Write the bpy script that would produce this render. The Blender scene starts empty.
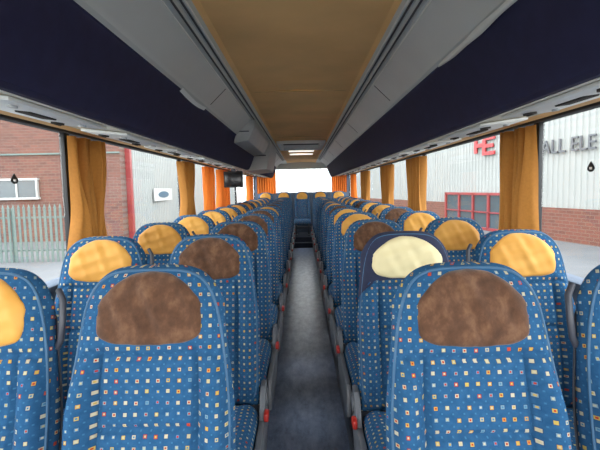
import bpy, bmesh, math, random
from mathutils import Vector, Matrix
random.seed(4)
S=bpy.context.scene
COL=S.collection
EYE=1.35
def s2l(c):
    o=[]
    for v in c[:3]:
        v=v/255.0
        o.append(v/12.92 if v<=0.04045 else ((v+0.055)/1.055)**2.4)
    return (o[0],o[1],o[2],1.0)
# ------------------------------------------------ materials
def new_mat(name):
    m=bpy.data.materials.new(name); m.use_nodes=True
    nt=m.node_tree
    b=nt.nodes.get('Principled BSDF')
    return m,nt,b
def N(nt,t,**k):
    n=nt.nodes.new(t)
    for a,v in k.items(): setattr(n,a,v)
    return n
def simple(name,rgb,rough=0.6,metal=0.0,var=0.08,scale=8.0,bump=0.0,bscale=200.0,sheen=0.0,spec=0.5,stretch=None,emit=0.0):
    m,nt,b=new_mat(name)
    c=s2l(rgb)
    tc=N(nt,'ShaderNodeTexCoord')
    mp=N(nt,'ShaderNodeMapping')
    if stretch: mp.inputs['Scale'].default_value=stretch
    nt.links.new(tc.outputs['Object'],mp.inputs['Vector'])
    no=N(nt,'ShaderNodeTexNoise'); no.inputs['Scale'].default_value=scale; no.inputs['Detail'].default_value=4
    nt.links.new(mp.outputs[0],no.inputs['Vector'])
    r=N(nt,'ShaderNodeValToRGB')
    r.color_ramp.elements[0].position=0.3; r.color_ramp.elements[1].position=0.7
    r.color_ramp.elements[0].color=tuple(v*(1-var) for v in c[:3])+(1,)
    r.color_ramp.elements[1].color=tuple(min(1,v*(1+var)) for v in c[:3])+(1,)
    nt.links.new(no.outputs['Fac'],r.inputs['Fac'])
    nt.links.new(r.outputs['Color'],b.inputs['Base Color'])
    b.inputs['Roughness'].default_value=rough
    b.inputs['Metallic'].default_value=metal
    b.inputs['Specular IOR Level'].default_value=spec
    if sheen: b.inputs['Sheen Weight'].default_value=sheen
    if emit:
        b.inputs['Emission Color'].default_value=(1,.97,.9,1); b.inputs['Emission Strength'].default_value=emit
    if bump:
        n2=N(nt,'ShaderNodeTexNoise'); n2.inputs['Scale'].default_value=bscale; n2.inputs['Detail'].default_value=3
        nt.links.new(tc.outputs['Object'],n2.inputs['Vector'])
        bp=N(nt,'ShaderNodeBump'); bp.inputs['Strength'].default_value=bump; bp.inputs['Distance'].default_value=0.01
        nt.links.new(n2.outputs['Fac'],bp.inputs['Height'])
        nt.links.new(bp.outputs[0],b.inputs['Normal'])
    return m
def fabric():
    m,nt,b=new_mat('moquette_fabric')
    uv=N(nt,'ShaderNodeTexCoord')
    oi=N(nt,'ShaderNodeObjectInfo')
    mul=N(nt,'ShaderNodeMath',operation='MULTIPLY'); mul.inputs[1].default_value=37.0
    nt.links.new(oi.outputs['Random'],mul.inputs[0])
    fl=N(nt,'ShaderNodeMath',operation='FLOOR'); nt.links.new(mul.outputs[0],fl.inputs[0])
    mp=N(nt,'ShaderNodeMapping'); mp.inputs['Scale'].default_value=(40,40,40)
    nt.links.new(uv.outputs['UV'],mp.inputs['Vector'])
    ad=N(nt,'ShaderNodeVectorMath',operation='ADD')
    nt.links.new(mp.outputs[0],ad.inputs[0]); nt.links.new(fl.outputs[0],ad.inputs[1])
    def vor(vec,rnd):
        v=N(nt,'ShaderNodeTexVoronoi'); v.voronoi_dimensions='2D'; v.distance='CHEBYCHEV'
        v.inputs['Scale'].default_value=1.0; v.inputs['Randomness'].default_value=rnd
        nt.links.new(vec,v.inputs['Vector']); return v
    v1=vor(ad.outputs[0],0.10)
    off=N(nt,'ShaderNodeVectorMath',operation='ADD'); off.inputs[1].default_value=(0.5,0.5,0)
    nt.links.new(ad.outputs[0],off.inputs[0])
    v2=vor(off.outputs[0],0.1)
    def lt(src,th):
        n=N(nt,'ShaderNodeMapRange'); n.inputs['From Min'].default_value=th-.02; n.inputs['From Max'].default_value=th+.02
        n.inputs['To Min'].default_value=1; n.inputs['To Max'].default_value=0
        nt.links.new(src,n.inputs['Value']); return n.outputs[0]
    def ramp(src,cols):
        r=N(nt,'ShaderNodeValToRGB'); r.color_ramp.interpolation='CONSTANT'
        e=r.color_ramp.elements
        while len(e)<len(cols): e.new(0.5)
        for i,c in enumerate(cols):
            e[i].position=i/len(cols)
        for i,c in enumerate(cols): e[i].color=s2l(c)
        nt.links.new(src,r.inputs['Fac']); return r.outputs['Color']
    sep=N(nt,'ShaderNodeSeparateColor'); nt.links.new(v1.outputs['Color'],sep.inputs[0])
    outer=ramp(sep.outputs[0],[(158,154,132),(160,142,74),(104,130,142),(162,158,138),(150,66,50),(154,148,124),(162,128,62),(64,106,138),(92,122,138),(156,150,116)])
    inner=ramp(sep.outputs[1],[(158,154,132),(146,44,36),(154,150,130),(160,136,70),(64,104,134),(162,158,138),(150,54,44),(154,146,116)])
    nz=N(nt,'ShaderNodeTexNoise'); nz.inputs['Scale'].default_value=60; nz.inputs['Detail'].default_value=2
    nt.links.new(uv.outputs['UV'],nz.inputs['Vector'])
    rb=N(nt,'ShaderNodeValToRGB')
    rb.color_ramp.elements[0].position=.3; rb.color_ramp.elements[1].position=.7
    rb.color_ramp.elements[0].color=s2l((32,70,104)); rb.color_ramp.elements[1].color=s2l((40,80,115))
    nt.links.new(nz.outputs['Fac'],rb.inputs['Fac'])
    def mix(f,a,c):
        x=N(nt,'ShaderNodeMix'); x.data_type='RGBA'
        nt.links.new(f,x.inputs[0]); nt.links.new(a,x.inputs[6]); nt.links.new(c,x.inputs[7]); return x.outputs[2]
    dot=N(nt,'ShaderNodeRGB'); dot.outputs[0].default_value=s2l((54,98,130))
    c=mix(lt(v2.outputs['Distance'],0.07),rb.outputs['Color'],dot.outputs[0])
    dk=N(nt,'ShaderNodeRGB'); dk.outputs[0].default_value=s2l((27,58,92))
    c=mix(lt(v1.outputs['Distance'],0.205),c,dk.outputs[0])
    c=mix(lt(v1.outputs['Distance'],0.165),c,outer)
    c=mix(lt(v1.outputs['Distance'],0.085),c,inner)
    nt.links.new(c,b.inputs['Base Color'])
    b.inputs['Roughness'].default_value=0.95
    b.inputs['Specular IOR Level'].default_value=0.1
    n3=N(nt,'ShaderNodeTexNoise'); n3.inputs['Scale'].default_value=500
    nt.links.new(uv.outputs['UV'],n3.inputs['Vector'])
    bp=N(nt,'ShaderNodeBump'); bp.inputs['Strength'].default_value=.15; bp.inputs['Distance'].default_value=.003
    nt.links.new(n3.outputs['Fac'],bp.inputs['Height']); nt.links.new(bp.outputs[0],b.inputs['Normal'])
    return m
def plush(name,lo,mid,hi,rough=.85,sc=(26,26,18),bump=.35,det=7,rg=.62):
    m,nt,b=new_mat(name)
    tc=N(nt,'ShaderNodeTexCoord')
    mp=N(nt,'ShaderNodeMapping'); mp.inputs['Scale'].default_value=sc; mp.inputs['Rotation'].default_value=(0,.35,0)
    oi=N(nt,'ShaderNodeObjectInfo'); ad=N(nt,'ShaderNodeVectorMath',operation='ADD')
    ml=N(nt,'ShaderNodeMath',operation='MULTIPLY'); ml.inputs[1].default_value=50
    nt.links.new(oi.outputs['Random'],ml.inputs[0])
    nt.links.new(tc.outputs['Object'],mp.inputs[0]); nt.links.new(mp.outputs[0],ad.inputs[0]); nt.links.new(ml.outputs[0],ad.inputs[1])
    n=N(nt,'ShaderNodeTexNoise'); n.inputs['Scale'].default_value=1; n.inputs['Detail'].default_value=det; n.inputs['Roughness'].default_value=rg; n.inputs['Distortion'].default_value=.1
    nt.links.new(ad.outputs[0],n.inputs['Vector'])
    r=N(nt,'ShaderNodeValToRGB'); e=r.color_ramp.elements; e.new(.5)
    e[0].position=.28; e[0].color=s2l(lo); e[1].position=.5; e[1].color=s2l(mid); e[2].position=.74; e[2].color=s2l(hi)
    nt.links.new(n.outputs['Fac'],r.inputs['Fac']); nt.links.new(r.outputs[0],b.inputs['Base Color'])
    b.inputs['Roughness'].default_value=rough; b.inputs['Sheen Weight'].default_value=.18; b.inputs['Specular IOR Level'].default_value=.15
    bp=N(nt,'ShaderNodeBump'); bp.inputs['Strength'].default_value=bump; bp.inputs['Distance'].default_value=.006
    nt.links.new(n.outputs['Fac'],bp.inputs['Height']); nt.links.new(bp.outputs[0],b.inputs['Normal'])
    return m
def brick(name,c1,c2,cm,rot):
    m,nt,b=new_mat(name)
    tc=N(nt,'ShaderNodeTexCoord')
    mp=N(nt,'ShaderNodeMapping'); mp.inputs['Rotation'].default_value=rot
    nt.links.new(tc.outputs['Object'],mp.inputs['Vector'])
    br=N(nt,'ShaderNodeTexBrick'); br.inputs['Scale'].default_value=1.0
    br.inputs['Brick Width'].default_value=.46; br.inputs['Row Height'].default_value=.17; br.inputs['Mortar Size'].default_value=.016
    br.inputs['Color1'].default_value=s2l(c1); br.inputs['Color2'].default_value=s2l(c2); br.inputs['Mortar'].default_value=s2l(cm)
    nt.links.new(mp.outputs[0],br.inputs['Vector'])
    nt.links.new(br.outputs['Color'],b.inputs['Base Color'])
    b.inputs['Roughness'].default_value=.9
    return m
def glass(name,tint=(0.95,0.97,0.97)):
    m=bpy.data.materials.new(name); m.use_nodes=True; nt=m.node_tree
    nt.nodes.clear()
    o=N(nt,'ShaderNodeOutputMaterial'); t=N(nt,'ShaderNodeBsdfTransparent'); g=N(nt,'ShaderNodeBsdfGlossy')
    t.inputs[0].default_value=tint+(1,); g.inputs['Roughness'].default_value=.02
    mx=N(nt,'ShaderNodeMixShader'); mx.inputs[0].default_value=.03
    nt.links.new(t.outputs[0],mx.inputs[1]); nt.links.new(g.outputs[0],mx.inputs[2]); nt.links.new(mx.outputs[0],o.inputs[0])
    return m
def curtain_mat(name,rgb,tr=0.45):
    m,nt,b=new_mat(name)
    o=[n for n in nt.nodes if n.type=='OUTPUT_MATERIAL'][0]
    b.inputs['Roughness'].default_value=.9
    tc=N(nt,'ShaderNodeTexCoord'); w=N(nt,'ShaderNodeTexNoise'); w.inputs['Scale'].default_value=90
    nt.links.new(tc.outputs['Object'],w.inputs['Vector'])
    r=N(nt,'ShaderNodeValToRGB'); c=s2l(rgb)
    r.color_ramp.elements[0].color=tuple(v*.8 for v in c[:3])+(1,); r.color_ramp.elements[1].color=tuple(min(1,v*1.15) for v in c[:3])+(1,)
    nt.links.new(w.outputs['Fac'],r.inputs['Fac']); nt.links.new(r.outputs[0],b.inputs['Base Color'])
    t=N(nt,'ShaderNodeBsdfTranslucent'); nt.links.new(r.outputs[0],t.inputs[0])
    mx=N(nt,'ShaderNodeMixShader'); mx.inputs[0].default_value=tr
    nt.links.new(b.outputs[0],mx.inputs[1]); nt.links.new(t.outputs[0],mx.inputs[2]); nt.links.new(mx.outputs[0],o.inputs[0])
    return m
M={}
M['fab']=fabric()
M['brown']=plush('brown_plush',(60,40,28),(82,56,40),(112,82,60))
M['yellow']=plush('ochre_leatherette',(178,126,54),(190,138,62),(200,150,76),.55,(5,5,9),.08,3,.5)
M['cream']=simple('cream_leatherette',(204,192,150),.6,var=.06,scale=6)
M['navy']=simple('navy_fabric',(28,34,60),.9,var=.15,scale=40)
M['piping']=simple('blue_piping',(46,84,114),.7,var=.08,scale=30)
M['shell']=simple('dark_grey_plastic',(56,58,66),.5,var=.05)
M['grey']=simple('mid_grey_plastic',(96,100,106),.4,var=.08)
M['hgrey']=simple('light_grey_plastic',(172,174,172),.5,var=.05)
M['metal']=simple('dark_metal',(76,80,86),.35,metal=.5,var=.1)
M['red']=simple('red_plastic',(160,36,28),.4,var=.05)
M['black']=simple('black_rubber',(18,18,20),.6,var=.1)
M['dark']=simple('dark_grille',(62,58,54),.8,var=.1,spec=.2)
M['purple']=simple('navy_fascia_covering',(42,42,70),.75,var=.10,scale=20,bump=.05,bscale=300,spec=.25)
M['lid']=simple('pale_grey_laminate',(200,202,194),.45,var=.04,scale=3)
M['rail']=simple('off_white_rail',(228,226,214),.5,var=.06)
M['groove']=simple('grey_groove',(64,66,66),.6,var=.06)
M['tan']=simple('tan_ceiling_carpet',(246,194,126),.75,var=.09,scale=2.5,bump=.10,bscale=350,spec=.25)
M['service']=simple('cream_panel',(238,230,210),.8,var=.05,scale=4,spec=.2)
M['tanstrip']=simple('tan_panel_strip',(214,166,106),.7,var=.08,spec=.2)
M['white']=simple('white_plastic',(240,240,234),.7,var=.03,spec=.2)
M['wall']=simple('grey_blue_wall_lining',(84,96,112),.85,var=.08)
M['glass']=glass('window_glass')
M['screen']=simple('dark_screen',(16,17,22),.25,var=.05)
M['lens']=simple('ceiling_lamp_lens',(235,232,220),.4,var=.02,emit=1.0)
M['cur']=curtain_mat('ochre_curtain_cloth',(166,112,48),.18)
M['cur2']=curtain_mat('orange_curtain_cloth',(220,122,46),.3)
M['platform']=simple('dark_blue_platform_vinyl',(32,38,52),.7,var=.15,scale=20)
def aisle_mat():
    m,nt,b=new_mat('worn_blue_grey_vinyl')
    tc=N(nt,'ShaderNodeTexCoord')
    a=N(nt,'ShaderNodeTexNoise'); a.inputs['Scale'].default_value=9; a.inputs['Detail'].default_value=10; a.inputs['Roughness'].default_value=.76
    mp=N(nt,'ShaderNodeMapping'); mp.inputs['Scale'].default_value=(1.8,.7,1)
    nt.links.new(tc.outputs['Object'],mp.inputs[0]); nt.links.new(mp.outputs[0],a.inputs['Vector'])
    r=N(nt,'ShaderNodeValToRGB'); e=r.color_ramp.elements
    e[0].position=.34; e[0].color=s2l((74,87,112)); e[1].position=.68; e[1].color=s2l((136,150,175))
    nt.links.new(a.outputs['Fac'],r.inputs['Fac']); nt.links.new(r.outputs[0],b.inputs['Base Color'])
    s=N(nt,'ShaderNodeTexNoise'); s.inputs['Scale'].default_value=300
    nt.links.new(tc.outputs['Object'],s.inputs['Vector'])
    bp=N(nt,'ShaderNodeBump'); bp.inputs['Strength'].default_value=.08; bp.inputs['Distance'].default_value=.003
    nt.links.new(s.outputs['Fac'],bp.inputs['Height']); nt.links.new(bp.outputs[0],b.inputs['Normal'])
    b.inputs['Roughness'].default_value=.34
    return m
M['aisle']=aisle_mat()
M['clad']=simple('white_metal_cladding',(130,132,129),.6,var=.04,scale=.6)
M['clad2']=simple('bright_white_cladding',(200,202,200),.6,var=.03,scale=.6)
M['asph']=simple('grey_asphalt',(80,80,81),.9,var=.14,scale=.5)
M['brickL']=brick('red_brick',(96,60,50),(80,52,44),(94,76,68),(math.radians(90),0,0))
M['fence']=simple('grey_green_galvanised',(76,90,85),.6,var=.08)
M['redpaint']=simple('red_paint',(120,36,36),.5,var=.05)
M['redbright']=simple('bright_red_paint',(146,30,34),.5,var=.03)
M['letters']=simple('dark_grey_letters',(70,72,76),.5,var=.02)
M['dglass']=simple('dark_window_glass',(60,68,72),.2,var=.1,scale=1)
M['xwhite']=simple('outdoor_white_paint',(156,156,152),.5,var=.03)
M['teal']=simple('dark_teal_paint',(24,62,82),.5,var=.05)
# ------------------------------------------------ mesh helpers
def link(name,me,parent=None,loc=(0,0,0),rot=None,kind=None,label=None,cat=None,group=None):
    o=bpy.data.objects.new(name,me); COL.objects.link(o); o.location=loc
    if rot: o.rotation_euler=rot
    if parent: o.parent=parent
    if kind: o['kind']=kind
    if label: o['label']=label
    if cat: o['category']=cat
    if group: o['group']=group
    return o
def finish(bm,name,mats,smooth=True,angle=None):
    me=bpy.data.meshes.new(name)
    bmesh.ops.recalc_face_normals(bm,faces=bm.faces[:])
    bm.to_mesh(me); bm.free()
    for m in (mats if isinstance(mats,(list,tuple)) else [mats]): me.materials.append(m)
    if smooth:
        for p in me.polygons: p.use_smooth=True
        if angle is not None:
            me.set_sharp_from_angle(angle=math.radians(angle))
    return me
def bm_box(bm,c,d,bev=0.0,mi=0,rot=None):
    r=bmesh.ops.create_cube(bm,size=1.0)
    vs=r['verts']
    bmesh.ops.scale(bm,vec=Vector(d),verts=vs)
    es=list({e for v in vs for e in v.link_edges}); 
    if bev>0:
        rb=bmesh.ops.bevel(bm,geom=es,offset=bev,segments=2,affect='EDGES',profile=.5)
        vs=list({v for f in rb['faces'] for v in f.verts}|{v for v in vs if v.is_valid})
    fs=list({f for v in vs for f in v.link_faces})
    for f in fs: f.material_index=mi
    if rot: bmesh.ops.rotate(bm,cent=(0,0,0),matrix=rot,verts=vs)
    bmesh.ops.translate(bm,vec=Vector(c),verts=vs)
    return vs
def bm_cyl(bm,c,r,h,axis='Z',seg=20,mi=0):
    q=bmesh.ops.create_cone(bm,cap_ends=True,segments=seg,radius1=r,radius2=r,depth=h)
    vs=q['verts']
    if axis=='X': bmesh.ops.rotate(bm,cent=(0,0,0),matrix=Matrix.Rotation(math.pi/2,3,'Y'),verts=vs)
    if axis=='Y': bmesh.ops.rotate(bm,cent=(0,0,0),matrix=Matrix.Rotation(math.pi/2,3,'X'),verts=vs)
    for f in {f for v in vs for f in v.link_faces}: f.material_index=mi
    bmesh.ops.translate(bm,vec=Vector(c),verts=vs)
    return vs
def boxmesh(name,c,d,mat,bev=0.004):
    bm=bmesh.new(); bm_box(bm,c,d,bev); return finish(bm,name,mat,True,40)
def tube(name,pts,r,mat,seg=10):
    bm=bmesh.new(); rings=[]
    n=len(pts); P=[Vector(p) for p in pts]
    for i in range(n):
        t=(P[min(i+1,n-1)]-P[max(i-1,0)]).normalized()
        a=t.cross(Vector((0.05,1,.1))).normalized(); b=t.cross(a).normalized()
        rings.append([bm.verts.new(P[i]+r*(math.cos(k*2*math.pi/seg)*a+math.sin(k*2*math.pi/seg)*b)) for k in range(seg)])
    for i in range(n-1):
        for k in range(seg):
            bm.faces.new((rings[i][k],rings[i][(k+1)%seg],rings[i+1][(k+1)%seg],rings[i+1][k]))
    bm.faces.new(rings[0]); bm.faces.new(rings[-1])
    return finish(bm,name,mat,True,60)
def pillow(name,nu,nv,P,mat,v0=0.0,v1=1.0,open_v0=False):
    bm=bmesh.new(); uvl=bm.loops.layers.uv.new('UVMap')
    us=[math.sin(math.pi/2*(2*i/nu-1)) for i in range(nu+1)]
    if open_v0: vs=[v0+(v1-v0)*math.sin(math.pi/2*j/nv) for j in range(nv+1)]
    else: vs=[v0+(v1-v0)*(.5+.5*math.sin(math.pi/2*(2*j/nv-1))) for j in range(nv+1)]
    for side in (1,-1):
        g=[[None]*(nv+1) for _ in us]; uvd={}
        for i,u in enumerate(us):
            for j,v in enumerate(vs):
                p,uv=P(u,v,side); q=bm.verts.new(p); g[i][j]=q; uvd[q]=uv
        for i in range(nu):
            for j in range(nv):
                q=(g[i][j],g[i+1][j],g[i+1][j+1],g[i][j+1])
                f=bm.faces.new(q if side==1 else q[::-1])
                for l in f.loops: l[uvl].uv=uvd[l.vert]
    bmesh.ops.remove_doubles(bm,verts=bm.verts[:],dist=0.0004)
    return finish(bm,name,mat,True)
def sm(a,b,x):
    t=max(0,min(1,(x-a)/(b-a))); return t*t*(3-2*t)
R=math.radians(13); Z0=.475; YB=-.155; L=.705
def tilt(x,y,s): return Vector((x, YB+y*math.cos(R)+s*math.sin(R), Z0-y*math.sin(R)+s*math.cos(R)))
def hw(v): return .204-.028*sm(.50,1,v)
def ztop(u): return L-.085*abs(u)**4.6-.010*u*u
def efac(u,v):
    return math.sqrt(max(0,1-abs(u)**9))*math.sqrt(max(0,1-v**20))*math.sqrt(max(0,1-(1-v)**24))
def ffront(u,v):
    a=abs(u)
    f=.046*efac(u,v)
    f+=.040*sm(.58,.78,a)*(1-sm(.86,1,a))*sm(.02,.2,v)*(1-sm(.54,.80,v))
    f+=.012*math.exp(-((v-.3)/.18)**2)*(1-u*u)
    f+=.006*math.exp(-((v-.86)/.13)**2)*(1-u*u)*efac(u,v)
    if v<.78: f-=.016*math.exp(-((a-.59)/.018)**2)*(1-sm(.66,.76,v))
    f-=.015*math.exp(-((v-.45)/.008)**2)*(1-sm(.56,.62,a))
    vc=.680+.05*(a/.8)**2
    f-=.015*math.exp(-((v-vc)/.008)**2)*(1-sm(.80,.92,a))
    return f
def fP(u,v,side,inf=0):
    x=u*(hw(v)+inf); s=v*(ztop(u)+inf)
    if side==1: y=-ffront(u,v)-inf*efac(u,v)
    else: y=.030*efac(u,v)+inf*efac(u,v)
    e=efac(u,v)
    return tilt(x,y,s),(x+(1 if u>0 else -1)*(1-e)*.03*side, s+ (0 if side==1 else .3))
me_back=pillow('backrest',60,130,lambda u,v,s:fP(u,v,s),M['fab'])
me_sleeve=pillow('headrest_sleeve',40,30,lambda u,v,s:fP(u,v,s,.003),M['navy'],.72,1.0,True)
pp=[]
for i in range(121):
    t=math.radians(-44+ (268)*i/120); n_=9
    c,s_=math.cos(t),math.sin(t); k=(abs(c)**n_+abs(s_)**n_)**(-1/n_)
    u=.955*k*c; v=.5+.478*k*s_
    p,_=fP(u,v,1); pp.append(p+Vector((0,-.0005,0)))
me_pipe=tube('piping',pp,.0040,M['piping'],8)
def shellP(u,v,side):
    vv=.06+.88*v; x=u*(hw(vv)-.004); s=vv*(ztop(u)-.004)
    y=.022+ (.026*math.sqrt(max(0,1-abs(u)**6))*math.sqrt(max(0,1-(2*v-1)**12)) if side==-1 else .0)
    return tilt(x,y,s),(x,s)
me_shell=pillow('back_shell',16,24,shellP,M['shell'])
def cushP(u,v,side):
    x=u*(.205-.008*v**3); y=YB-.02-v*.46
    e=math.sqrt(max(0,1-abs(u)**8))*math.sqrt(max(0,1-v**10))*math.sqrt(max(0,1-(1-v)**20))
    z=.425+.02*v
    if side==1:
        z+=.085*e+.012*sm(.55,.85,abs(u))*e-.006*math.exp(-((abs(u)-.6)/.03)**2)-.03*v**6
    else: z-=.055*e
    return Vector((x,y,z)),(x+(1 if u>0 else -1)*(1-e)*.04,-v*.46 - (1-e)*.05)
me_cush=pillow('seat_cushion',28,34,cushP,M['fab'])
def pad(name,mat,W=.124,seed=0,lift=0.0,H=.089):
    bm=bmesh.new(); nr,nt_=20,90; cz=L-.107; rings=[]
    def pt(r,t):
        c,s_=math.cos(t),math.sin(t); ex=3.0 if s_>0 else 4.0
        k=(abs(c)**ex+abs(s_)**ex)**(-1/ex)
        k*=1+.010*math.sin(7*t+seed)+.006*math.sin(17*t+2*seed)
        z=r*k*s_*H; x=r*k*c*(W-.09*z)
        if z>0: z-= .40*x*x/.13*(z/.09)
        s=cz+z; v=s/ztop(min(.99,abs(x)/.19)); u=x/hw(v)
        y=-ffront(u,max(v,.745))-.013*math.sqrt(max(0,1-r**9))+.002-lift
        y-= (.0026*math.sin(x*70+z*45+seed)+.0022*math.sin(x*33-z*120+seed*2)+.0014*math.sin(x*140+z*60))*(1-r**4)
        return tilt(x,y,s)
    cv=bm.verts.new(pt(0,0)); 
    for i in range(1,nr+1):
        r=math.sin(math.pi/2*i/nr)
        rings.append([bm.verts.new(pt(r,2*math.pi*k/nt_)) for k in range(nt_)])
    for k in range(nt_): bm.faces.new((cv,rings[0][k],rings[0][(k+1)%nt_]))
    for i in range(nr-1):
        for k in range(nt_): bm.faces.new((rings[i][k],rings[i][(k+1)%nt_],rings[i+1][(k+1)%nt_],rings[i+1][k]))
    bv=[]
    for k in range(nt_):
        bv.append(bm.verts.new(rings[-1][k].co+Vector((0,.010,0))))
    for k in range(nt_): bm.faces.new((rings[-1][k],rings[-1][(k+1)%nt_],bv[(k+1)%nt_],bv[k]))
    bm.faces.new(bv)
    return finish(bm,name,mat,True)
me_pad={'brown':pad('headrest_pad',M['brown'],.126),'yellow':pad('headrest_pad',M['yellow'],.129,1),'cream':pad('headrest_pad',M['cream'],.138,2,.004,.084)}
def side_cover():
    bm=bmesh.new()
    prof=[(-.62,.30),(-.63,.40),(-.60,.445),(-.50,.455),(-.25,.46),(-.215,.50),(-.17,.56),(-.11,.56),(-.085,.50),(-.10,.40),(-.16,.32),(-.30,.285)]
    a=[bm.verts.new((-.011,y,z)) for y,z in prof]; b=[bm.verts.new((.011,y,z)) for y,z in prof]
    bm.faces.new(a); bm.faces.new(b[::-1])
    n=len(prof)
    for i in range(n): bm.faces.new((a[i],b[i],b[(i+1)%n],a[(i+1)%n]))
    bmesh.ops.recalc_face_normals(bm,faces=bm.faces[:])
    es=[e for e in bm.edges if abs(e.verts[0].co.x-e.verts[1].co.x)<1e-5]
    bmesh.ops.bevel(bm,geom=es,offset=.005,segments=2,affect='EDGES',profile=.5)
    bm_cyl(bm,(0,-.14,.50),.035,.03,'X',24)
    return finish(bm,'side_cover',M['grey'],True,40)
me_side=side_cover()
me_lever=boxmesh('release_lever',(0,-.24,.476),(.018,.05,.032),M['red'],.006)
bm=bmesh.new()
bm_box(bm,(0,-.36,.30),(.40,.06,.04),.006); bm_box(bm,(0,-.20,.30),(.40,.06,.04),.006)
for sx in (-.15,.15):
    bm_box(bm,(sx,-.28,.345),(.03,.36,.05),.006)
me_frame=finish(bm,'seat_frame',M['metal'],True,40)
def legm(H):
    bm=bmesh.new()
    bm_box(bm,(0,-.30,.29-(H)/2),(.035,.07,H),.008)
    bm_box(bm,(0,-.28,.29-H+.008),(.05,.34,.016),.005)
    bm_box(bm,(0,-.19,.29-H/2),(.03,.04,H*1.02),.006,rot=None)
    return finish(bm,'leg',M['metal'],True,40)
me_leg=legm(.17)
pts=[tilt(-.004,.01,.50),tilt(.012,-.005,.52),tilt(.017,-.012,.57),tilt(.013,-.008,.62),tilt(-.004,.0,.645)]
def handle(sg):
    return tube('grab_handle',[Vector((p.x*sg,p.y,p.z)) for p in pts],.008,M['shell'])
me_handle={1:handle(1),-1:handle(-1)}
GROUP='passenger seats of the coach'
def seat(x,y,zoff,side,col,aisle,sleeve=False,place=None):
    e=bpy.data.objects.new('coach_seat',None); COL.objects.link(e); e.location=(x,y,.12+zoff)
    e.empty_display_size=.1
    c={'brown':'worn brown','yellow':'ochre yellow','cream':'cream'}[col]
    if sleeve: lb='blue patterned coach seat with navy sleeve and %s headrest pad'%c
    else: lb='blue patterned seat with %s headrest pad %s'%(c, place or ('by the aisle' if aisle else 'by the window'))
    e['label']=lb; e['category']='seat'; e['group']=GROUP
    o=(0,0,-.12)
    link('backrest',me_back,e,o); link('back_shell',me_shell,e,o); link('seat_cushion',me_cush,e,o); link('piping',me_pipe,e,o,label='plain blue edge piping')
    link('headrest_pad',me_pad[col],e,o,label={'brown':'worn brown plush pad','yellow':'ochre yellow leatherette pad','cream':'cream leatherette pad'}[col])
    link('seat_frame',me_frame,e,o)
    for sx in (-.15,.15): link('leg',me_leg,e,(sx,0,-.12))
    if sleeve: link('headrest_sleeve',me_sleeve,e,o,label='plain navy fabric sleeve')
    if aisle:
        link('side_cover',me_side,e,(side*.219,0,-.12),label='grey plastic side cover')
        link('release_lever',me_lever,e,(side*.237,0,-.12),label='small red release lever')
    else:
        link('grab_handle',me_handle[side],e,(side*.187,0,-.12),label='dark grey grab handle')
LA=['brown']*5+['yellow','brown','brown','brown','yellow','brown','brown']
LW=['yellow']*12
RA=['brown','cream','brown','yellow','yellow','brown','yellow','yellow','brown','yellow','yellow','yellow']
RW=['yellow','yellow','yellow','yellow','brown','yellow','yellow','brown','yellow','yellow','yellow','yellow']
for k in range(12):
    yl=1.10+.75*k; yr=1.05+.737*k
    seat(-.378 if k==0 else -.392,yl,0,1,LA[k],True); seat(-.812 if k==0 else -.845,yl,0,1,LW[k],False)
    seat(.388 if k==0 else .415,yr,0,-1,RA[k],True,sleeve=(k==1)); seat(.835 if k==0 else .875,yr,0,-1,RW[k],False)
for i,x in enumerate((-.9,-.45,0,.45,.9)):
    seat(x,10.75,.10,-1 if x>0 else 1,'yellow' ,False,place='on the rear bench')
# ------------------------------------------------ shell of the coach
Y0,Y1=-1.1,11.15
YR=9.7
def quad_sheet(name,prof,y0,y1,mats,mis=None,nseg=1):
    bm=bmesh.new()
    A=[[bm.verts.new((x,y0+(y1-y0)*j/nseg,z+EYE)) for x,z in prof] for j in range(nseg+1)]
    for j in range(nseg):
        for i in range(len(prof)-1):
            f=bm.faces.new((A[j][i],A[j][i+1],A[j+1][i+1],A[j+1][i]))
            if mis: f.material_index=mis[i]
    return finish(bm,name,mats,True,20)
bm=bmesh.new()
bm_box(bm,(0,(Y0+9.75)/2,-.03),(.452,9.75-Y0,.06),0,0)
for s in(-1,1): bm_box(bm,(s*(.226+1.22)/2,(Y0+9.75)/2,.03),(1.22-.226,9.75-Y0,.18),0,1)
bm_box(bm,(0,9.85,.05),(2.44,.2,.12),0,1)
bm_box(bm,(0,(9.95+Y1)/2,.08),(2.44,Y1-9.95,.28),0,1)
link('floor',finish(bm,'floor',[M['aisle'],M['platform']],False),kind='structure',label='worn blue-grey vinyl aisle between raised seat platforms',cat='floor')
for i,s in enumerate((-1,1)):
    bm=bmesh.new(); bm_box(bm,(s*.229,(Y0+9.75)/2,.122),(.014,9.75-Y0,.01),.002); bm_box(bm,(s*.2235,(Y0+9.75)/2,.055),(.004,9.75-Y0,.10),.001)
    link('trim_%d'%(i+1),finish(bm,'trim',M['metal'],True,40),kind='structure',label='metal edge strip along the raised seat platform',cat='trim')
link('trim_3',boxmesh('trim',(0,9.752,.112),(.452,.02,.02),M['metal']),kind='structure',label='metal nosing on the rear aisle step',cat='trim')
bm=bmesh.new()
P_=[(-.36,.64),(-.34,.652),(0,.665),(.34,.652),(.36,.64)]
a=[bm.verts.new((x,Y0,z+EYE)) for x,z in P_]; b=[bm.verts.new((x,Y1,z+EYE)) for x,z in P_]
for i in range(4): bm.faces.new((a[i],a[i+1],b[i+1],b[i]))
for s in(-1,1):
    q=[(s*.36,.64),(s*.60,.62),(s*1.05,.56),(s*1.24,.40)]
    a=[bm.verts.new((x,YR,z+EYE)) for x,z in q]; b=[bm.verts.new((x,Y1,z+EYE)) for x,z in q]
    for i in range(3):
        f=bm.faces.new((a[i],a[i+1],b[i+1],b[i])); f.material_index=1
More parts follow.
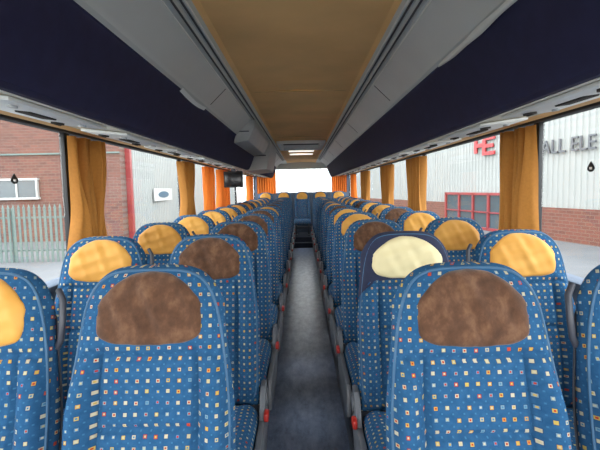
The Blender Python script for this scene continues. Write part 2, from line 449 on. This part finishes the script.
link('ceiling',finish(bm,'ceiling',[M['tan'],M['lid']],True,25),kind='structure',label='tan carpeted coach ceiling panel above the aisle',cat='ceiling')
for i,y in enumerate((3.0,5.6,8.9)):
    link('trim_%d'%(4+i),boxmesh('trim',(0,y,EYE+.658),(.68,.012,.010),M['tanstrip'],.002),kind='structure',label='joint strip across the tan ceiling',cat='trim')
racks={}
for s,nm in((-1,'left'),(1,'right')):
    e=bpy.data.objects.new('luggage_rack',None); COL.objects.link(e); e.location=(s*.6,Y0,EYE+.3); racks[s]=e
    e['label']='overhead luggage rack with dark navy fascia and pale grey lid'; e['category']='luggage rack'; e['group']='overhead luggage racks'
    off=(-s*.6,-Y0,-EYE-.3)
    lid=[(.36,.64),(.366,.622),(.395,.618),(.400,.602),(.404,.602),(.408,.609),(.428,.603),(.434,.592),(.53,.500),(.54,.482),(.552,.472)]
    link('lid_panel',quad_sheet('lid_panel',[(s*x,z) for x,z in lid],Y0,YR,M['lid']),e,off,label='pale grey laminate lid panel')
    pur=[(.550,.476),(.560,.470),(.570,.45),(.580,.41),(.596,.36),(.616,.31),(.634,.272),(.648,.248),(.665,.238),(.70,.241)]
    link('fascia_panel',quad_sheet('fascia_panel',[(s*x,z) for x,z in pur],Y0,YR,M['purple']),e,off,label='smooth dark navy fascia')
    und=[(.70,.241),(.70,.247),(.95,.279),(.955,.274),(1.10,.295),(1.105,.307),(1.24,.307),(1.24,.325)]
    link('underside_panel',quad_sheet('underside_panel',[(s*x,z) for x,z in und],Y0,YR,[M['service'],M['tanstrip']],[0,0,0,1,1,0,0]),e,off,label='cream underside panel')
    bm=bmesh.new(); cap=[(.36,.64)]+lid[1:]+pur[2:]+und[2:]+[(1.24,.64)]
    bm.faces.new([bm.verts.new((s*x,YR,z+EYE)) for x,z in cap])
    link('end_panel',finish(bm,'end_panel',M['lid'],False),e,off,label='pale grey end panel')
    for (x,z,mt,wd) in((.370,.621,'rail',.007),(.431,.599,'rail',.006),(.383,.6185,'groove',.007),(.403,.6025,'groove',.007),(.541,.487,'groove',.004),(.692,.239,'rail',.006)):
        bm=bmesh.new(); bm_box(bm,(s*x,(Y0+YR)/2,EYE+z),(wd,YR-Y0-.02,wd),.001)
        link('rail',finish(bm,'rail',M[mt],True,40),e,off,label='off-white long rail' if mt=='rail' else 'dark long groove strip')
    for j in range(6):
        y=2.6+1.48*j
        if s<0 and 3.7<y<6.7: continue
        bm=bmesh.new(); bm_box(bm,(0,0,0),(.128,.006,.003),0,rot=Matrix.Rotation(s*math.atan2(.092,.096),3,'Y')); bmesh.ops.translate(bm,vec=(s*.482,y,EYE+.5455),verts=bm.verts[:])
        link('lid_seam',finish(bm,'lid_seam',M['groove'],False),e,off,label='dark seam between lid sections')
    link('curtain_track',boxmesh('curtain_track',(s*1.14,(Y0+YR)/2,EYE+.299),(.022,YR-Y0-.02,.014),M['dark']),None,label='dark curtain track above the coach side windows',cat='curtain track',group='curtain tracks')
    for k in range(12):
        y=(1.0 if s<0 else .95)+.745*k-.35
        u=bpy.data.objects.new('service_unit',None); COL.objects.link(u); u.location=(s*.835,y,EYE+.258)
        u.rotation_euler=(0,-s*math.atan2(.032,.25),0)
        u['label']='cream overhead service unit with air vents and reading lamps'; u['category']='service unit'; u['group']='service units under the racks'
        if k==0:
            me_su=boxmesh('unit_plate',(0,0,-.003),(.20,.56,.012),M['white'],.004)
            bm=bmesh.new()
            bm_cyl(bm,(0,0,0),.022,.010,'Z',20); bm_box(bm,(0,.0,-.004),(.010,.04,.008),.003)
            me_vent=finish(bm,'air_vent',M['dark'],True,40)
            bm=bmesh.new(); bm_cyl(bm,(0,0,0),.013,.010,'Z',16)
            me_lamp=finish(bm,'reading_lamp',M['hgrey'],True,40)
            me_gr=boxmesh('speaker_grille',(0,0,0),(.05,.14,.008),M['dark'],.003)
        link('unit_plate',me_su,u)
        for dx,dy in((-.04,-.19),(-.04,.19)): link('air_vent',me_vent,u,(dx,dy,-.011),label='dark round air vent')
        for dx,dy in((.05,-.19),(.05,.19)): link('reading_lamp',me_lamp,u,(dx,dy,-.011),label='small round reading lamp')
        link('speaker_grille',me_gr,u,(0,0,-.010),label='dark speaker grille')
PY=[-1.05,.40,2.235,4.3,5.85,7.9,9.75,11.05]
for s,nm in((-1,'left'),(1,'right')):
    bm=bmesh.new()
    bm_box(bm,(s*1.205,(Y0+Y1)/2,.455),(.05,Y1-Y0,.95),0,0)
    bm_box(bm,(s*1.165,(Y0+Y1)/2,.915),(.05,Y1-Y0,.03),.008,0)
    for y in PY: bm_box(bm,(s*1.207,y,1.29),(.028,.055,.74),.004,1)
    if s<0: bm_box(bm,(s*1.207,6.95,1.29),(.028,.5,.74),.004,1)
    bm_box(bm,(s*1.205,(Y0+Y1)/2,1.69),(.05,Y1-Y0,.07),0,1)
    bm_box(bm,(s*1.215,(YR+Y1)/2,1.82),(.03,Y1-YR,.24),0,0)
    link('wall_'+nm,finish(bm,'wall',[M['wall'],M['black']],True,40),kind='structure',label='coach side wall with black window pillars',cat='wall')
w=1
for s in(-1,1):
    for a,b in zip(PY[:-1],PY[1:]):
        bm=bmesh.new(); bm_box(bm,(s*1.215,(a+b)/2,1.29),(.006,b-a-.06,.74),0)
        link('window_%d'%w,finish(bm,'window',M['glass'],False),kind='structure',label='clear coach side window pane',cat='window'); w+=1
bm=bmesh.new()
bm_box(bm,(0,Y1+.03,.62),(2.44,.06,1.24),0,0)
for s in(-1,1): bm_box(bm,(s*1.065,Y1+.03,1.54),(.31,.06,.60),0,0)
bm_box(bm,(0,Y1+.03,1.94),(2.44,.06,.20),0,1)
link('wall_rear',finish(bm,'wall',[M['wall'],M['lid']],False),kind='structure',label='rear end wall of the coach around the rear window',cat='wall')
bm=bmesh.new(); bm_box(bm,(0,Y1+.04,1.54),(1.82,.006,.60),0)
link('window_%d'%w,finish(bm,'window',M['glass'],False),kind='structure',label='rear window of the coach',cat='window')
def curtain(y0,y1,s,mat,taper=.0,x=1.105,lab='ochre'):
    ny,nz=120,20; bm=bmesh.new(); zt,zb=EYE+.270,EYE-.36
    ph=random.random()*6; npl=max(4,int((y1-y0)/.066))
    g=[]
    for i in range(ny+1):
        col=[]
        for j in range(nz+1):
            t=j/nz; z=zt+(zb-zt)*t
            wd=1-taper*math.exp(-((t-.62)/.28)**2)
            c=(y0+y1)/2; y=c+(i/ny-.5)*(y1-y0)*wd
            q=i/ny*npl*2*math.pi+ph+1.1*math.sin(i*.11+ph)
            am=.036+.012*math.sin(i*.37+ph)
            xx=s*(x+am*math.sin(q+.6*math.sin(t*3+ph))+.004*math.sin(2.3*q+t*4))
            col.append(bm.verts.new((xx,y+.016*math.cos(q)+.006*math.sin(t*5+i*.3),z)))
        g.append(col)
    for i in range(ny):
        for j in range(nz): bm.faces.new((g[i][j],g[i+1][j],g[i+1][j+1],g[i][j+1]))
    o=link('curtain',finish(bm,'curtain',mat,True),label='%s pleated curtain hanging at a coach window pillar'%lab,cat='curtain',group='window curtains')
for y0,y1 in((2.08,2.42),(4.0,4.45)): curtain(y0,y1,-1,M['cur'],.32,lab='brownish ochre')
for y0,y1 in((4.95,5.45),(5.75,6.5),(8.9,9.6)): curtain(y0,y1,-1,M['cur2'],.12,lab='bright orange')
for y0,y1 in((2.06,2.40),(3.98,4.5),(5.4,5.95),(7.3,7.9)): curtain(y0,y1,1,M['cur'],.16,lab='brownish ochre')
curtain(9.0,9.6,1,M['cur2'],.08,lab='bright orange')
def rcurtain(x0,x1):
    bm=bmesh.new(); g=[]
    for i in range(61):
        col=[]
        for j in range(9):
            col.append(bm.verts.new((x0+(x1-x0)*i/60,Y1-.08+.022*math.sin(i*.8),EYE+.48-j/8*.60)))
        g.append(col)
    for i in range(60):
        for j in range(8): bm.faces.new((g[i][j],g[i+1][j],g[i+1][j+1],g[i][j+1]))
    link('curtain',finish(bm,'curtain',M['cur2'],True),label='bright orange curtain beside the rear window',cat='curtain',group='window curtains')
rcurtain(-1.14,-.66); rcurtain(.76,1.14)
h=bpy.data.objects.new('roof_hatch',None); COL.objects.link(h); h.location=(0,6.6,EYE+.655)
h['label']='square roof hatch with white frame and dark vent slots'; h['category']='roof hatch'
bm=bmesh.new()
for sx in(-1,1): bm_box(bm,(sx*.31,0,-.018),(.06,1.1,.045),.008)
for sy in(-1,1): bm_box(bm,(0,sy*.52,-.018),(.68,.06,.045),.008)
link('hatch_frame',finish(bm,'hatch_frame',M['white'],True,40),h)
link('hatch_lid',boxmesh('hatch_lid',(0,.12,-.006),(.56,.78,.02),M['rail']),h)
for i in range(3):
    link('vent_slot',boxmesh('vent_slot',(0,-.46+.06*i,-.032),(.50,.03,.012),M['dark'],.002),h)
for y in(7.7,8.4,):
    l=link('ceiling_lamp',boxmesh('lamp_lens',(0,0,0),(.44,.10,.022),M['lens'],.006),None,(0,y,EYE+.650),label='white rectangular ceiling lamp above the aisle',cat='lamp',group='ceiling lamps')
# hanging monitor under the rack
mo=bpy.data.objects.new('overhead_monitor',None); COL.objects.link(mo); mo.location=(-.80,5.1,EYE+.255)
mo['label']='dark flat monitor hanging below the luggage rack'; mo['category']='monitor'
link('monitor_body',boxmesh('monitor_body',(0,0,-.135),(.22,.05,.19),M['black'],.008),mo)
link('monitor_screen',boxmesh('monitor_screen',(0,-.027,-.135),(.19,.006,.155),M['screen'],.001),mo,label='dark glossy screen')
link('bracket',boxmesh('bracket',(0,0,-.023),(.05,.03,.05),M['shell'],.004),mo)
def housing(y0,y1,xa,xb,za,zb,lab,scr):
    e=racks[-1]; off=Vector((.6,-Y0+y0,-.3+zb))
    bm=bmesh.new()
    prof=[(xa,za+.04),(xa+.03,za),(xb-.06,za+.02),(xb,zb-.06),(xb,zb),(xa,zb)]
    A=[bm.verts.new((x,0,z-zb)) for x,z in prof]; B=[bm.verts.new((x,y1-y0,z-zb)) for x,z in prof]
    bm.faces.new(A); bm.faces.new(B[::-1]); n=len(prof)
    for i in range(n): bm.faces.new((A[i],B[i],B[(i+1)%n],A[(i+1)%n]))
    bmesh.ops.recalc_face_normals(bm,faces=bm.faces[:]); bmesh.ops.bevel(bm,geom=bm.edges[:],offset=.008,segments=2,affect='EDGES',profile=.5)
    hb=link('equipment_housing',finish(bm,'equipment_housing',M['hgrey'],True,40),e,off,label=lab)
    link('housing_seam',boxmesh('housing_seam',((xa+xb)/2,-.004,(za+zb)/2-zb),((xb-xa)*.6,.012,.010 if not scr else .014),M['shell'],.003),hb)
housing(3.8,5.35,-.655,-.395,.40,.60,'pale grey equipment housing bulging from the rack lid',False)
housing(5.4,6.6,-.70,-.37,.225,.60,'grey drop-down monitor housing hanging from the rack',True)
bm=bmesh.new(); prev=None
for i in range(25):
    t=i/24; y=1.02+.72*t
    w_=.005+.006*math.sin(t*math.pi)**.6*(.85+.25*math.sin(t*17))
    cx=.548-.003*math.sin(t*6); cz=EYE+.468-.003*math.sin(t*math.pi)
    a=bm.verts.new((cx-w_,y,cz+w_*.6)); b=bm.verts.new((cx+w_*.5,y,cz-w_)) ; c=bm.verts.new((cx-.008,y,cz-.009))
    if prev: bm.faces.new((prev[0],prev[2],c,a)); bm.faces.new((prev[2],prev[1],b,c))
    prev=(a,b,c)
link('torn_trim_strip',finish(bm,'torn_trim_strip',M['rail'],True),label='torn off-white strip peeling from the rack edge',cat='trim strip')
bm=bmesh.new(); prev=None
for i in range(13):
    t=i/12; y=2.05+.5*t; cx=-.550; cz=EYE+.468-.013*math.sin(t*math.pi)
    a=bm.verts.new((cx+.009,y,cz+.007)); b=bm.verts.new((cx-.007,y,cz-.008)) 
    if prev: bm.faces.new((prev[0],prev[1],b,a))
    prev=(a,b)
link('torn_trim_strip',finish(bm,'torn_trim_strip',M['white'],True),label='peeled white trim strip hanging from the rack edge',cat='trim strip')
for s in(-1,1):
    bm=bmesh.new()
    out=[]
    for k in range(28):
        a=2*math.pi*k/28; r=.017
        yy=r*math.cos(a); zz=r*math.sin(a)
        if zz>0: yy*=1-.75*(zz/r)**1.2; zz*=1.6
        out.append(bm.verts.new((0,yy*1.4,zz)))
    f=bm.faces.new(out); ex=bmesh.ops.extrude_face_region(bm,geom=[f])
    bmesh.ops.translate(bm,vec=(-s*.0015,0,0),verts=[v for v in ex['geom'] if isinstance(v,bmesh.types.BMVert)])
    st=bpy.data.objects.new('window_sticker',finish(bm,'window_sticker',M['black'],False)); COL.objects.link(st)
    st.location=(s*1.2105,1.83,EYE+.06); st['label']='small black drop-shaped sticker on the window pane'; st['category']='sticker'; st['group']='window stickers'
    link('sticker_mark',boxmesh('sticker_mark',(0,0,-.002),(.002,.016,.010),M['white'],.0),st,(-s*.002,0,0))
# ------------------------------------------------ outside
GZ=-1.55
bm=bmesh.new(); bm_box(bm,(0,30,GZ-.1),(160,160,.2),0)
link('ground',finish(bm,'ground',M['asph'],False),kind='structure',label='grey asphalt yard',cat='ground')
def corrugated(name,p0,p1,z0,z1,mat,facing,pitch=.35,dep=.06):
    p0=Vector((p0[0],p0[1],0)); p1=Vector((p1[0],p1[1],0)); d=(p1-p0); Ln=d.length; d.normalize(); n=Vector((-d.y,d.x,0))*facing
    bm=bmesh.new(); k=int(Ln/pitch); prev=None
    for i in range(k):
        for f,h_ in((0,0),(.55,0),(.65,dep),(.9,dep)):
            q=p0+d*(i+f)*pitch+n*h_
            a=bm.verts.new((q.x,q.y,z0)); b=bm.verts.new((q.x,q.y,z1))
            if prev: bm.faces.new((prev[0],a,b,prev[1]))
            prev=(a,b)
    return finish(bm,name,mat,False)
def frame_mat(p,dirv):
    d=Vector((dirv[0],dirv[1],0)).normalized(); n=d.cross(Vector((0,0,1)))
    m=Matrix.Identity(4)
    for i in range(3): m[i][0]=d[i]; m[i][1]=(0,0,1)[i]; m[i][2]=n[i]; m[i][3]=p[i]
    return m
def RX(y): return 13.4-.208*(y-19.6)
e=bpy.data.objects.new('warehouse',None); COL.objects.link(e); e.location=(RX(25),25,GZ)
e['label']='white corrugated warehouse with brick plinth and red framed entrance'; e['category']='building'
def under(o,e): o.parent=e; o.matrix_parent_inverse=Matrix.Translation(-e.location)
o=link('cladding',corrugated('cladding',(RX(6),6),(RX(60),60),GZ+1.6,EYE+4.6,M['clad'],1)); under(o,e)
def obox(name,y0,y1,z0,z1,out,thick,mat,e,lab=None):
    d=Vector((RX(y0)-RX(y1),y0-y1,0)); ln=d.length
    m=frame_mat((RX(y1),y1,0),d)
    bm=bmesh.new(); bm_box(bm,(ln/2,(z0+z1)/2,out),(ln,z1-z0,thick),0)
    o=link(name,finish(bm,name,mat,False),label=lab)
    o.parent=e; o.matrix_parent_inverse=Matrix.Translation(-e.location); o.matrix_basis=m; return o
d=Vector((RX(19)-RX(20),-1,0)); n=d.cross(Vector((0,0,1))); sgn=1 if n.x<0 else -1
M['brickF']=brick('red_brick_facade',(98,54,42),(82,47,37),(96,74,64),(0,0,0))
obox('brick_plinth',6,60,GZ,GZ+1.65,0,.3,M['brickF'],e)
obox('roof_gutter',6,60,EYE+4.6,EYE+4.9,sgn*.1,.4,M['redpaint'],e)
obox('entrance_glazing',25.5,32.0,GZ+.1,GZ+2.3,sgn*.16,.1,M['dglass'],e)
for y in(25.5,27.1,28.7,30.3,32.0): obox('entrance_mullion',y-.09,y+.09,GZ,GZ+2.35,sgn*.25,.12,M['redpaint'],e)
for z in(GZ+.1,GZ+2.3): obox('entrance_rail',25.4,32.1,z-.08,z+.08,sgn*.25,.12,M['redpaint'],e)
obox('entrance_rail',25.4,32.1,GZ+1.10,GZ+1.18,sgn*.25,.12,M['redpaint'],e)
def text(t,y,z,size,mat,e,wx=1.0,bold=.0,wd=None):
    cu=bpy.data.curves.new('lettering','FONT'); cu.body=t; cu.size=size; cu.extrude=.04; cu.offset=bold
    ob=bpy.data.objects.new('tmp',cu); COL.objects.link(ob)
    dg=bpy.context.evaluated_depsgraph_get(); me=bpy.data.meshes.new_from_object(ob.evaluated_get(dg))
    bpy.data.objects.remove(ob)
    m=frame_mat((RX(y),y,z),(RX(19)-RX(20),-1)); m=m@Matrix.Translation((0,0,sgn*.14))@Matrix.Diagonal((wx,1,1,1))
    me.transform(m); me.materials.clear(); me.materials.append(mat)
    o=link('lettering',me,label='sign lettering'); under(o,e)
HY=28.75
def redbar(a0,a1,z0,z1):
    obox('emblem_bar',HY-a1,HY-a0,EYE+1.82+z0,EYE+1.82+z1,sgn*.16,.08,M['redbright'],e)
redbar(0,.28,.18,1.15); redbar(.28,.86,.54,.78); redbar(.86,1.16,0,1.15)
redbar(1.16,2.05,0,.22); redbar(1.16,1.90,.46,.68); redbar(1.16,2.05,.93,1.15)
text('HALL ELE',23.7,EYE+1.50,.98,M['letters'],e,1.0,.0)
e=bpy.data.objects.new('warehouse',None); COL.objects.link(e); e.location=(-10.6,27.2,GZ)
e['label']='white corrugated warehouse with red corner trim beside brick building'; e['category']='building'
o=link('cladding',corrugated('cladding',(-10.7,27.0),(-9.3,62),GZ,EYE+5,M['clad'],-1)); under(o,e)
o=link('corner_trim',boxmesh('corner_trim',(-10.65,26.9,(GZ+EYE+5)/2),(.3,.3,EYE+5-GZ),M['redpaint'],0)); under(o,e)
o=link('wall_sign',boxmesh('wall_sign',(-10.37,32.5,EYE-.25),(.03,4.2,.9),M['xwhite'],0),label='white wall sign with dark oval emblem'); under(o,e)
bm=bmesh.new(); vs=bm_cyl(bm,(0,0,0),.24,.02,'X',28); bmesh.ops.scale(bm,vec=(1,5.0,1),verts=vs); bmesh.ops.translate(bm,vec=(-10.35,32.5,EYE-.25),verts=vs)
o=link('sign_emblem',finish(bm,'sign_emblem',M['teal'],False),label='dark oval emblem'); under(o,e)
e=bpy.data.objects.new('brick_building',None); COL.objects.link(e); e.location=(-20,26,GZ)
e['label']='red brick industrial building with white trimmed windows'; e['category']='building'
bm=bmesh.new(); bm_box(bm,(-25.8,28,GZ+5.2),(30,4,10.4),0)
o=link('brick_wall',finish(bm,'brick_wall',M['brickL'],False)); under(o,e)
bm=bmesh.new(); bm_box(bm,(-25.8,25.97,EYE+2.35),(30,.12,.10),0); o=link('string_course',finish(bm,'string_course',M['fence'],False)); under(o,e)
for x in(-17.6,-22.5,-27.5):
    bm=bmesh.new(); bm_box(bm,(x,25.95,EYE+.30),(3.6,.16,1.1),0); o=link('window_pane',finish(bm,'window_pane',M['dglass'],False)); under(o,e)
    bm=bmesh.new()
    for z in(EYE-.27,EYE+.87): bm_box(bm,(x,25.9,z),(3.8,.22,.12),0)
    for q in(-1.8,-.6,.6,1.8): bm_box(bm,(x+q,25.9,EYE+.30),(.09,.2,1.1),0)
    o=link('window_frame',finish(bm,'window_frame',M['xwhite'],False)); under(o,e)
e=bpy.data.objects.new('palisade_fence',None); COL.objects.link(e); e.location=(-14,18.2,GZ)
e['label']='grey-green galvanised steel palisade fence at the yard edge'; e['category']='fence'
bm=bmesh.new()
x=-19.0
while x<-9.6:
    vs=bm_box(bm,(x,18.2,GZ+1.15),(.10,.03,2.3),0)
    r=bmesh.ops.create_cone(bm,cap_ends=True,segments=4,radius1=.065,radius2=.0,depth=.18); bmesh.ops.translate(bm,vec=(x,18.2,GZ+2.39),verts=r['verts'])
    x+=.22
o=link('pale_panel',finish(bm,'pale_panel',M['fence'],False)); under(o,e)
for z in(GZ+.5,GZ+1.9):
    bm=bmesh.new(); bm_box(bm,(-14.3,18.25,z),(9.5,.05,.07),0); o=link('fence_rail',finish(bm,'fence_rail',M['fence'],False)); under(o,e)
for x in(-17.8,-15.0,-12.3,-9.6):
    bm=bmesh.new(); bm_box(bm,(x,18.32,GZ+1.15),(.12,.12,2.3),0); o=link('fence_post',finish(bm,'fence_post',M['fence'],False)); under(o,e)
e=bpy.data.objects.new('warehouse',None); COL.objects.link(e); e.location=(0,64,GZ)
e['label']='distant pale corrugated warehouse across the yard'; e['category']='building'
o=link('cladding',corrugated('cladding',(-9,64),(9,64),GZ,EYE+8,M['clad2'],-1)); under(o,e)
# ------------------------------------------------ light & camera
w=bpy.data.worlds.new('World'); S.world=w; w.use_nodes=True
nt=w.node_tree; bg=nt.nodes['Background']
tc=N(nt,'ShaderNodeTexCoord'); sp=N(nt,'ShaderNodeSeparateXYZ'); nt.links.new(tc.outputs['Generated'],sp.inputs[0])
r=N(nt,'ShaderNodeValToRGB'); r.color_ramp.elements[0].position=0.0; r.color_ramp.elements[0].color=(1,.99,.97,1)
r.color_ramp.elements[1].position=.8; r.color_ramp.elements[1].color=(.88,.93,1,1)
nt.links.new(sp.outputs['Z'],r.inputs['Fac']); nt.links.new(r.outputs[0],bg.inputs['Color'])
bg.inputs['Strength'].default_value=8.8
cam=bpy.data.cameras.new('camera'); co=bpy.data.objects.new('camera',cam); COL.objects.link(co)
cam.sensor_width=36; cam.lens=26; cam.clip_start=.02; cam.clip_end=300
co.matrix_world=Matrix.Translation((0,0,EYE))@Matrix.Rotation(math.radians(.35),4,'Z')@Matrix.Rotation(math.radians(90-4.85),4,'X')@Matrix.Rotation(math.radians(-1.2),4,'Z')
S.camera=co
S.view_settings.view_transform='Standard'
S.view_settings.look='None'
